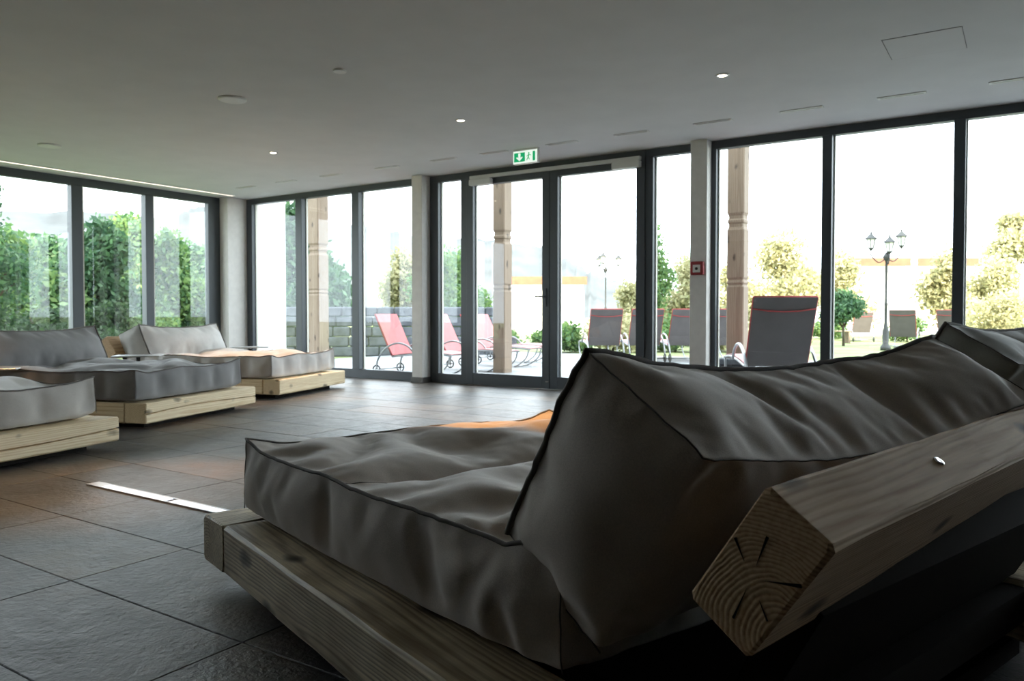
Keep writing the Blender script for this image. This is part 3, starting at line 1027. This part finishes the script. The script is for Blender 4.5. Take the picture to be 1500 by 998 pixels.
# ------------------------------------------------------------------ sun loungers
def make_lounger():
    t = thing('sun_lounger', 'lounger', 'lounger', (0, 0, 0))
    w = 0.31
    seat_line = smooth_path([(0.0, 0, 0.33), (0.35, 0, 0.37), (0.8, 0, 0.40), (1.2, 0, 0.37)], 4)
    back_line = smooth_path([(0.0, 0, 0.33), (-0.10, 0, 0.52), (-0.24, 0, 0.80), (-0.36, 0, 1.04)], 4)

    def sheet(line, dz, dx, name, mat):
        V, F = [], []
        for p in line:
            for y in (-w, w):
                V.append((p.x + dx, y, p.z + dz)); V.append((p.x + dx * 2, y, p.z + dz * 2))
        n = len(line)
        for i in range(n - 1):
            a, b = i * 4, (i + 1) * 4
            F += [(a, a + 2, b + 2, b), (a + 1, b + 1, b + 3, a + 3), (a, b, b + 1, a + 1), (a + 2, a + 3, b + 3, b + 2)]
        F += [(0, 1, 3, 2), ((n - 1) * 4, (n - 1) * 4 + 2, (n - 1) * 4 + 3, (n - 1) * 4 + 1)]
        return obj(name, V, F, mat, t)
    sheet(seat_line, 0.006, 0, 'seat_sling', M['sling_red'])
    sheet(back_line, 0.004, 0.008, 'back_sling', M['sling_red'])
    sheet(back_line, -0.004, -0.008, 'back_cover', M['sling_grey'])['label'] = 'brown grey back of the sling'
    sheet(seat_line, -0.006, 0, 'seat_cover', M['sling_grey'])
    tr = MB()
    for y in (-w, w):
        tr.tube([p + Vector((0, y, 0)) for p in back_line], 0.013, 6)
    tr.tube([back_line[-1] + Vector((0, y, 0)) for y in (-w, w)], 0.013, 6)
    tr.tube([back_line[-3] + Vector((-0.02, y, -0.03 * (1 - (y / w) ** 2))) for y in (-w, -w / 2, 0, w / 2, w)], 0.008, 6)
    tr.build('edge_piping', M['red_trim'], t, True)
    for y in (-w, w):
        rl = MB().tube([p + Vector((0, y, -0.015)) for p in seat_line], 0.015, 7)
        rl.build('side_rail', M['tube'], t, True)
        yy = y * 1.13
        arm = smooth_path([(-0.30, yy, 0.07), (-0.27, yy, 0.26), (-0.10, yy, 0.46), (0.14, yy, 0.55), (0.36, yy, 0.50), (0.5, yy, 0.37)], 5)
        MB().tube(arm, 0.017, 8).build('arm', M['tube'], t, True)
        leg = smooth_path([(1.17, y, 0.36), (1.12, y, 0.2), (0.98, y, 0.07), (0.86, y, 0.012)], 4)
        MB().tube(leg, 0.014, 7).build('front_leg', M['tube'], t, True)
        wh = MB()
        ring = [(-0.30 + 0.075 * math.cos(a), yy, 0.085 + 0.075 * math.sin(a)) for a in [k * PI / 8 for k in range(16)]]
        wh.tube(ring, 0.013, 6, closed=True)
        wh.tube([(-0.30, yy - 0.02, 0.085), (-0.30, yy + 0.02, 0.085)], 0.02, 8)
        wh.tube([(-0.30, yy, 0.015), (-0.30, yy, 0.155)], 0.006, 5); wh.tube([(-0.37, yy, 0.085), (-0.23, yy, 0.085)], 0.006, 5)
        wh.build('wheel', M['rubber'], t, True)
    MB().tube([(-0.30, -w * 1.13, 0.085), (-0.30, w * 1.13, 0.085)], 0.012, 7).build('axle', M['tube'], t, True)
    MB().tube([(0.86, -w, 0.014), (0.86, w, 0.014)], 0.012, 7).build('cross_bar', M['tube'], t, True)
    return t


lounger0 = make_lounger()
face = PI / 2 + R(33.4)      # looking the way the camera looks
LG = 'sun loungers on the terrace and lawn'
spots = [
    (-2.36, 9.0, face - R(5), -0.03, 1.08, 'grey backed sun lounger with red piping standing just outside the glass, the largest one'),
    (-7.05, 14.0, face + R(4), -0.03, 1.0, 'sun lounger seen from behind through the right door leaf, first of the row of four'),
    (-6.39, 14.47, face + R(4), -0.03, 1.0, 'sun lounger seen from behind, half hidden by the dark door post, second of the row'),
    (-5.73, 14.9, face + R(4), -0.03, 1.0, 'sun lounger seen from behind in the narrow pane left of the red alarm pillar'),
    (-5.07, 15.34, face + R(4), -0.03, 1.0, 'sun lounger mostly hidden behind the carved post on the stone footing'),
    (-8.22, 9.31, R(6), -0.03, 0.9, 'red sun lounger in side view with steel loop arm, left of the first pillar'),
    (-8.10, 10.5, R(8), -0.03, 0.9, 'red sun lounger seen through the narrow pane beside the left door leaf'),
    (-8.38, 11.72, R(8), -0.03, 0.9, 'red sun lounger behind the frame of the left door leaf'),
    (-8.89, 12.85, R(8), -0.03, 0.9, 'red sun lounger partly hidden by the carved post behind the doors'),
    (-4.95, 30.2, face - R(6), -0.06, 1.0, 'distant sun lounger on the lawn left of the three lantern lamp post'),
    (-2.9, 24.5, face - R(32), -0.06, 1.05, 'sun lounger on the lawn right of the three lantern lamp post'),
    (-1.75, 25.3, face - R(40), -0.06, 1.05, 'sun lounger on the lawn just above the olive cushion, partly hidden'),
]
for i, (x, y, a, z, sc, lb) in enumerate(spots):
    o = lounger0 if i == 0 else copy_tree(lounger0)
    o.location = (x, y, z); o.rotation_euler = (0, 0, a); o.scale = (sc,) * 3
    tag(o, lb, 'lounger', LG)

# garden bench by the far lounger
bn = thing('garden_bench', 'small pale wooden bench on the lawn beside the farthest lounger', 'bench', (-5.35, 27.9, -0.06), R(33))
for k in range(3): MB().box((-0.45, -0.18 + k * 0.125, 0.4), (0.45, -0.08 + k * 0.125, 0.43), 0.004).build('slat', M['post'], bn)
for x in (-0.4, 0.4):
    MB().box((x - 0.03, -0.16, 0), (x + 0.03, 0.16, 0.4), 0.004).build('leg', M['post'], bn)


# ------------------------------------------------------------------ lamp posts
def lamp_post(x, y, h, heads, label, rot):
    t = thing('lamp_post', label, 'street lamp', (x, y, -0.06), rot, 'lantern posts in the garden')
    pole = MB().lathe([(0.13, 0), (0.13, 0.1), (0.08, 0.16), (0.085, 0.5), (0.06, 0.6), (0.042, 0.75), (0.036, 1.2), (0.05, 1.24), (0.034, 1.3), (0.03, h - 0.72), (0.055, h - 0.66), (0.1, h - 0.58), (0.06, h - 0.52), (0.03, h - 0.46)], 12)
    pole.build('pole', M['iron'], t, True)
    arms = MB()
    for (dx, dy, dz) in heads:
        if dx or dy:
            arms.tube(smooth_path([(0, 0, h - 0.6), (dx * 0.5, dy * 0.5, h - 0.78 + dz * 0.5), (dx, dy, h - 0.62 + dz), (dx, dy, h - 0.45 + dz)], 5), 0.016, 6)
    arms.build('arm', M['iron'], t, True)
    for (dx, dy, dz) in heads:
        z = h - 0.46 + dz
        ln = MB().lathe([(0.012, z - 0.06), (0.05, z - 0.02), (0.075, z), (0.07, z + 0.02)], 6, (dx, dy))
        for k in range(6):
            a = k * PI / 3
            ln.tube([(dx + 0.07 * math.cos(a), dy + 0.07 * math.sin(a), z), (dx + 0.12 * math.cos(a), dy + 0.12 * math.sin(a), z + 0.26)], 0.008, 4)
        o = ln.build('lantern', M['iron'], t)
        MB().lathe([(0.17, z + 0.255), (0.165, z + 0.275), (0.09, z + 0.34), (0.04, z + 0.39), (0.025, z + 0.41), (0.03, z + 0.43), (0.006, z + 0.47)], 6, (dx, dy)).build('roof_cap', M['iron'], o)
        MB().lathe([(0.06, z + 0.01), (0.112, z + 0.255)], 6, (dx, dy)).build('pane', M['lantern_glass'], o)
    return t


lamp_post(-3.16, 23.07, 3.1, [(-0.42, 0, 0.1), (0.03, -0.1, 0.0), (0.42, 0.05, 0.17)], 'black iron lamp post with three lanterns seen through the right window', R(33))
lamp_post(-14.42, 28.81, 3.4, [(-0.24, 0.2, 0.05), (-0.14, -0.3, 0.12), (0.52, 0, 0.06)], 'black iron lamp post with lanterns seen through the right door leaf', R(33))


# ------------------------------------------------------------------ trees, bushes
def foliage(blobs, count, size, seed):
    rg = np.random.RandomState(seed)
    vol = np.array([b[3] * b[4] * b[5] for b in blobs]) ** 0.67
    pick = rg.choice(len(blobs), count, p=vol / vol.sum())
    B = np.array(blobs, float)[pick]
    d = rg.normal(size=(count, 3)); d /= np.linalg.norm(d, axis=1)[:, None]
    rad = rg.rand(count, 1) ** 0.42
    c = B[:, :3] + d * rad * B[:, 3:6] * (1 + 0.13 * rg.normal(size=(count, 1)))
    u = rg.normal(size=(count, 3)); u /= np.linalg.norm(u, axis=1)[:, None]
    v = np.cross(u, rg.normal(size=(count, 3))); v /= np.linalg.norm(v, axis=1)[:, None]
    s = size * (0.6 + 0.8 * rg.rand(count, 1))
    V = np.stack([c - u * s, c + v * s * 0.5, c + u * s, c - v * s * 0.5], 1).reshape(-1, 3)
    V[:, 2] = np.maximum(V[:, 2], 0.02)
    me = bpy.data.meshes.new('foliage')
    me.vertices.add(count * 4); me.vertices.foreach_set('co', V.ravel())
    me.loops.add(count * 4); me.loops.foreach_set('vertex_index', np.arange(count * 4))
    me.polygons.add(count); me.polygons.foreach_set('loop_start', np.arange(0, count * 4, 4))
    me.update(calc_edges=True)
    me.validate()
    return me


def tree(x, y, h, wd, mat, label, name='tree', seed=0, count=7000, leaf=0.07, bare=0.25, group='trees in the garden', slim=1.0):
    rg = random.Random(seed)
    t = thing(name, label, 'bush' if name == 'bush' else 'tree', (x, y, -0.06), rg.uniform(0, 6.28), group)
    blobs = []
    nb = 9 if name == 'tree' else 6
    z0 = h * bare
    for k in range(nb):
        a = 2 * PI * k / nb + rg.uniform(-0.4, 0.4)
        f = (k + 0.5) / nb
        z = z0 + (h - z0) * (0.18 + 0.62 * f)
        rr = wd * 0.5 * (1.0 - 0.55 * f) * rg.uniform(0.55, 0.8)
        rad = wd * rg.uniform(0.22, 0.34) * (1.1 - 0.4 * f)
        blobs.append((rr * math.cos(a), rr * math.sin(a), z, rad, rad, min(rad * slim, (h - z0) * 0.3)))
    blobs.append((0, 0, h - (h - z0) * 0.22, wd * 0.24, wd * 0.24, (h - z0) * 0.22))
    blobs.append((0, 0, z0 + (h - z0) * 0.4, wd * 0.36, wd * 0.36, (h - z0) * 0.36))
    me = foliage(blobs, count, leaf, seed + 11)
    me.materials.append(mat)
    cr = bpy.data.objects.new('crown', me)
    link(cr, t)
    tk = MB()
    tr0 = max(0.03, h * 0.025)
    tk.tube([(0, 0, 0), (0.03 * h * rg.uniform(-1, 1), 0.03 * h * rg.uniform(-1, 1), h * 0.35), (0, 0, h * 0.75)], [tr0, tr0 * 0.7, tr0 * 0.3], 7)
    for b in blobs[:6]:
        tk.tube([(0, 0, h * 0.25 + 0.1 * b[2]), (b[0] * 0.6, b[1] * 0.6, b[2] * 0.85), (b[0], b[1], b[2])], [tr0 * 0.5, tr0 * 0.35, tr0 * 0.15], 5)
    tk.build('trunk', M['bark'], t, True)
    return t


# beyond the left glass wall
TG = 'trees beyond the left glass wall'
tree(-16.2, 6.6, 3.9, 1.7, M['leaf_dark'], 'tall thin dark tree at the left edge, reaching above the others', seed=1, count=4000, leaf=0.06, group=TG)
tree(-20.5, 8.9, 3.05, 3.0, M['leaf_mid'], 'broad green tree in the first pane of the left glass wall', seed=2, count=16000, leaf=0.1, bare=0.05, group=TG)
tree(-24.4, 11.9, 3.3, 2.8, M['leaf_dark'], 'round green tree just left of the first mullion of the left glass wall', seed=3, count=14000, leaf=0.11, bare=0.08, group=TG)
tree(-19.9, 10.9, 3.5, 2.0, M['leaf_dark'], 'dark green tree behind the left part of the second pane', seed=4, count=13000, leaf=0.09, bare=0.05, group=TG)
tree(-25.9, 15.2, 4.55, 3.2, M['leaf_mid'], 'rounded bright green tree behind the second pane, tallest there', seed=5, count=15000, leaf=0.11, bare=0.05, group=TG)
tree(-20.0, 12.9, 3.35, 1.9, M['leaf_mid'], 'green tree at the left of the third pane of the left glass wall', seed=6, count=12000, leaf=0.09, bare=0.05, group=TG)
tree(-24.2, 16.5, 3.5, 1.9, M['leaf_dark'], 'slim dark green tree at the right of the third pane', seed=7, count=10000, leaf=0.1, bare=0.1, group=TG)
for k, (x, y, h, w, m, lb) in enumerate([
        (-17.5, 6.9, 1.35, 2.4, 'leaf_deep', 'low dark bush below the tall tree at the left edge'),
        (-18.6, 8.9, 1.1, 2.0, 'leaf_deep', 'low dark bush behind the charcoal back cushion'),
        (-17.6, 10.0, 1.3, 1.6, 'leaf_deep', 'dark bush at the foot of the second pane, left side'),
        (-18.4, 11.3, 1.0, 1.8, 'leaf_mid', 'light green bush above the gap between the two left beds'),
        (-19.6, 13.6, 1.5, 1.7, 'leaf_dark', 'green bush behind the light grey back cushion')]):
    tree(x, y, h, w, M[m], lb, 'bush', 60 + k, 4500, 0.06, 0.0, 'bushes beyond the left glass wall', 0.9)

# beyond the glass wall ahead
AG = 'trees beyond the doors and right window'
tree(-15.9, 14.0, 4.2, 2.6, M['leaf_dark'], 'dark green tree behind the post seen in the far left window', seed=20, count=15000, leaf=0.09, bare=0.05, group=AG)
tree(-16.6, 18.8, 3.2, 1.7, M['leaf_gold'], 'yellow green tree in the pane left of the first pillar', seed=21, count=6000, bare=0.1, group=AG)
tree(-13.6, 16.9, 2.95, 2.0, M['leaf_mid'], 'green tree directly left of the first pillar', seed=22, count=8000, bare=0.05, group=AG)
tree(-15.0, 19.5, 3.1, 2.3, M['leaf_mid'], 'sunlit green tree in the narrow pane beside the left door leaf', seed=23, count=8000, bare=0.08, group=AG)
tree(-8.7, 20.6, 3.7, 1.1, M['leaf_mid'], 'slender tree rising beside the dark post right of the doors', seed=24, count=2600, leaf=0.055, bare=0.2, group=AG)
tree(-8.7, 22.9, 2.9, 2.0, M['leaf_gold'], 'bushy yellow green tree left of the pillar with the red alarm', seed=25, count=7000, bare=0.05, group=AG)
tree(-11.0, 24.0, 2.2, 1.5, M['leaf_gold'], 'yellow green shrub tree behind the right door leaf', seed=26, count=4500, bare=0.1, group=AG)
tree(-7.75, 30.8, 4.4, 3.3, M['leaf_gold'], 'large golden tree behind the big grey lounger', seed=27, count=7500, leaf=0.09, bare=0.05, group=AG)
tree(-6.6, 35.3, 3.95, 2.7, M['leaf_gold'], 'golden tree at the right of the pane with the big lounger', seed=28, count=5000, leaf=0.09, bare=0.05, group=AG)
tree(-8.5, 27.0, 2.95, 2.0, M['leaf_gold'], 'golden tree behind the carved post on the stone footing', seed=29, count=6000, leaf=0.09, bare=0.05, group=AG)
tree(-4.7, 25.7, 1.75, 1.25, M['leaf_dark'], 'small round topped green tree left of the three lantern lamp post', seed=30, count=3500, leaf=0.06, bare=0.4, group=AG)
tree(-2.5, 33.0, 3.6, 2.2, M['leaf_gold'], 'golden tree beside the second mullion of the right window', seed=31, count=4800, leaf=0.09, bare=0.05, group=AG)
tree(-1.1, 38.5, 3.6, 3.4, M['leaf_gold'], 'wide golden tree in the rightmost pane', seed=32, count=6500, leaf=0.09, bare=0.0, group=AG)
tree(-0.5, 53.0, 7.0, 3.0, M['leaf_gold'], 'distant tree top at the right edge above the others', seed=33, count=5000, leaf=0.14, bare=0.55, group=AG)
BG = 'bushes beyond the terrace'
for k, (x, y, h, w, m, n, lb) in enumerate([
        (-9.9, 17.2, 0.75, 1.5, 'leaf_mid', 3500, 'low green bush behind the right door leaf, left of the loungers'),
        (-8.8, 18.0, 1.0, 1.6, 'leaf_gold', 3500, 'yellow green bush behind the first lounger of the row'),
        (-7.6, 19.2, 1.0, 1.6, 'leaf_mid', 3500, 'green bush behind the second lounger of the row'),
        (-6.7, 20.0, 1.1, 1.6, 'leaf_gold', 3500, 'yellow green bush behind the third lounger of the row'),
        (-5.3, 21.2, 1.0, 1.4, 'leaf_mid', 3000, 'green bush right of the carved post on the stone footing'),
        (-11.4, 16.4, 0.8, 1.6, 'leaf_mid', 3500, 'green bush behind the red loungers'),
        (-13.6, 14.9, 1.0, 1.5, 'leaf_mid', 3500, 'green bush left of the red loungers'),
        (-6.4, 32.4, 0.9, 1.7, 'leaf_mid', 2500, 'low bush behind the farthest lounger'),
        (-3.5, 30.6, 1.0, 1.3, 'leaf_mid', 2500, 'low bush behind the three lantern lamp post'),
        (-1.9, 31.0, 0.8, 1.6, 'leaf_gold', 2500, 'low bush between the lawn loungers at right'),
        (-0.6, 28.5, 1.8, 2.2, 'leaf_gold', 4000, 'yellow green bush above the olive cushion in the rightmost pane')]):
    tree(x, y, h, w, M[m], lb, 'bush', 90 + k, n, 0.06, 0.0, BG, 0.9)

# dry stone wall behind the left loungers
sw = thing('stone_wall', 'grey dry stone garden wall behind the loungers at the far left window', 'garden wall', (-14.4, 11.9, -0.06), math.atan2(3.4, 4.2))
rg = random.Random(9)
for c in range(5):
    x = -0.2 * (c % 2)
    while x < 5.2:
        l = rg.uniform(0.38, 0.62)
        MB().box((x + 0.008, -0.16 + rg.uniform(-0.02, 0.02), c * 0.23 + 0.004), (x + l - 0.008, 0.16, c * 0.23 + 0.222), 0.025).build('stone', M['stone'], sw)
        x += l


# ------------------------------------------------------------------ houses and hills
def house(x, y, rot, L, D, eave, ridge, label, roofm, fascia_cut=None):
    t = thing('house', label, 'house', (x, y, -0.06), rot)
    MB().box((0, 0, 0), (L, D, eave)).build('wall', M['render'], t)
    ov = 0.5
    if ridge > eave:
        rf = MB()
        rf.add([(-ov, -ov, eave - 0.1), (L + ov, -ov, eave - 0.1), (L + ov, D / 2, ridge), (-ov, D / 2, ridge), (L + ov, D + ov, eave - 0.1), (-ov, D + ov, eave - 0.1),
                (-ov, -ov, eave + 0.1), (L + ov, -ov, eave + 0.1), (L + ov, D / 2, ridge + 0.2), (-ov, D / 2, ridge + 0.2), (L + ov, D + ov, eave + 0.1), (-ov, D + ov, eave + 0.1)],
               [(0, 3, 2, 1), (3, 5, 4, 2), (6, 7, 8, 9), (9, 8, 10, 11), (0, 1, 7, 6), (5, 11, 10, 4), (1, 2, 8, 7), (2, 4, 10, 8), (0, 6, 9, 3), (3, 9, 11, 5)])
        rf.build('roof', roofm, t)
    for a, b in (fascia_cut or [(-ov, L + ov)]):
        MB().box((a, -ov - 0.05, eave - 0.12), (b, -ov + 0.02, eave + 0.28)).build('fascia', M['fascia'], t)
    for k in range(3):
        wx = L * (0.2 + 0.3 * k)
        wn = MB().box((wx - 0.5, -0.04, 1.0), (wx + 0.5, 0.02, 2.1)).build('window', M['white_metal'], t)
        MB().box((wx - 0.43, -0.05, 1.07), (wx + 0.43, -0.035, 2.03)).build('pane', M['lantern_glass'], wn)
    return t


house(-22.4, 33.2, R(33.4), 4.1, 6, 2.62, 2.62, 'low white house with a reddish eave seen through the door leaves', M['render'], [(-0.5, 4.2)])
house(-7.3, 41.2, R(33.4), 9.5, 7, 3.45, 3.45, 'white house with a timber fascia seen behind the lamp post in the right window', M['render'], [(-0.2, 2.75), (3.1, 6.2)])

hv, hf = [], []
pts = [(-330, 60, 30), (-300, 130, 38), (-275, 178, 39), (-266, 184, 43), (-240, 202, 40), (-213, 218, 36), (-198, 228, 32), (-189, 234, 30), (-176, 243, 31), (-156, 256, 28), (-150, 260, 24), (-141, 266, 18), (-132, 272, 14), (-110, 285, 5), (-90, 297, -1)]
rg = random.Random(2)
fine = []
for (a, b) in zip(pts[:-1], pts[1:]):
    for k in range(8):
        t_ = k / 8
        fine.append(tuple(a[i] + (b[i] - a[i]) * t_ for i in range(3)))
fine.append(pts[-1])
for x, y, z in fine:
    n = Vector((x, y, 0)).normalized()
    zj = max(z + rg.uniform(-0.9, 0.9), 0.0)
    for k, (o, s) in enumerate(((-70, 0), (-30, 0.55), (0, 1), (50, 0.4), (90, 0))):
        hv.append((x + n.x * o, y + n.y * o, zj * s - 0.5 + (rg.uniform(-1, 1) if k in (1, 3) else 0)))
for i in range(len(fine) - 1):
    for k in range(4):
        hf.append((i * 5 + k, i * 5 + k + 1, (i + 1) * 5 + k + 1, (i + 1) * 5 + k))
hl = obj('hill', hv, hf, M['hill'], None, True)
hl['kind'] = 'structure'
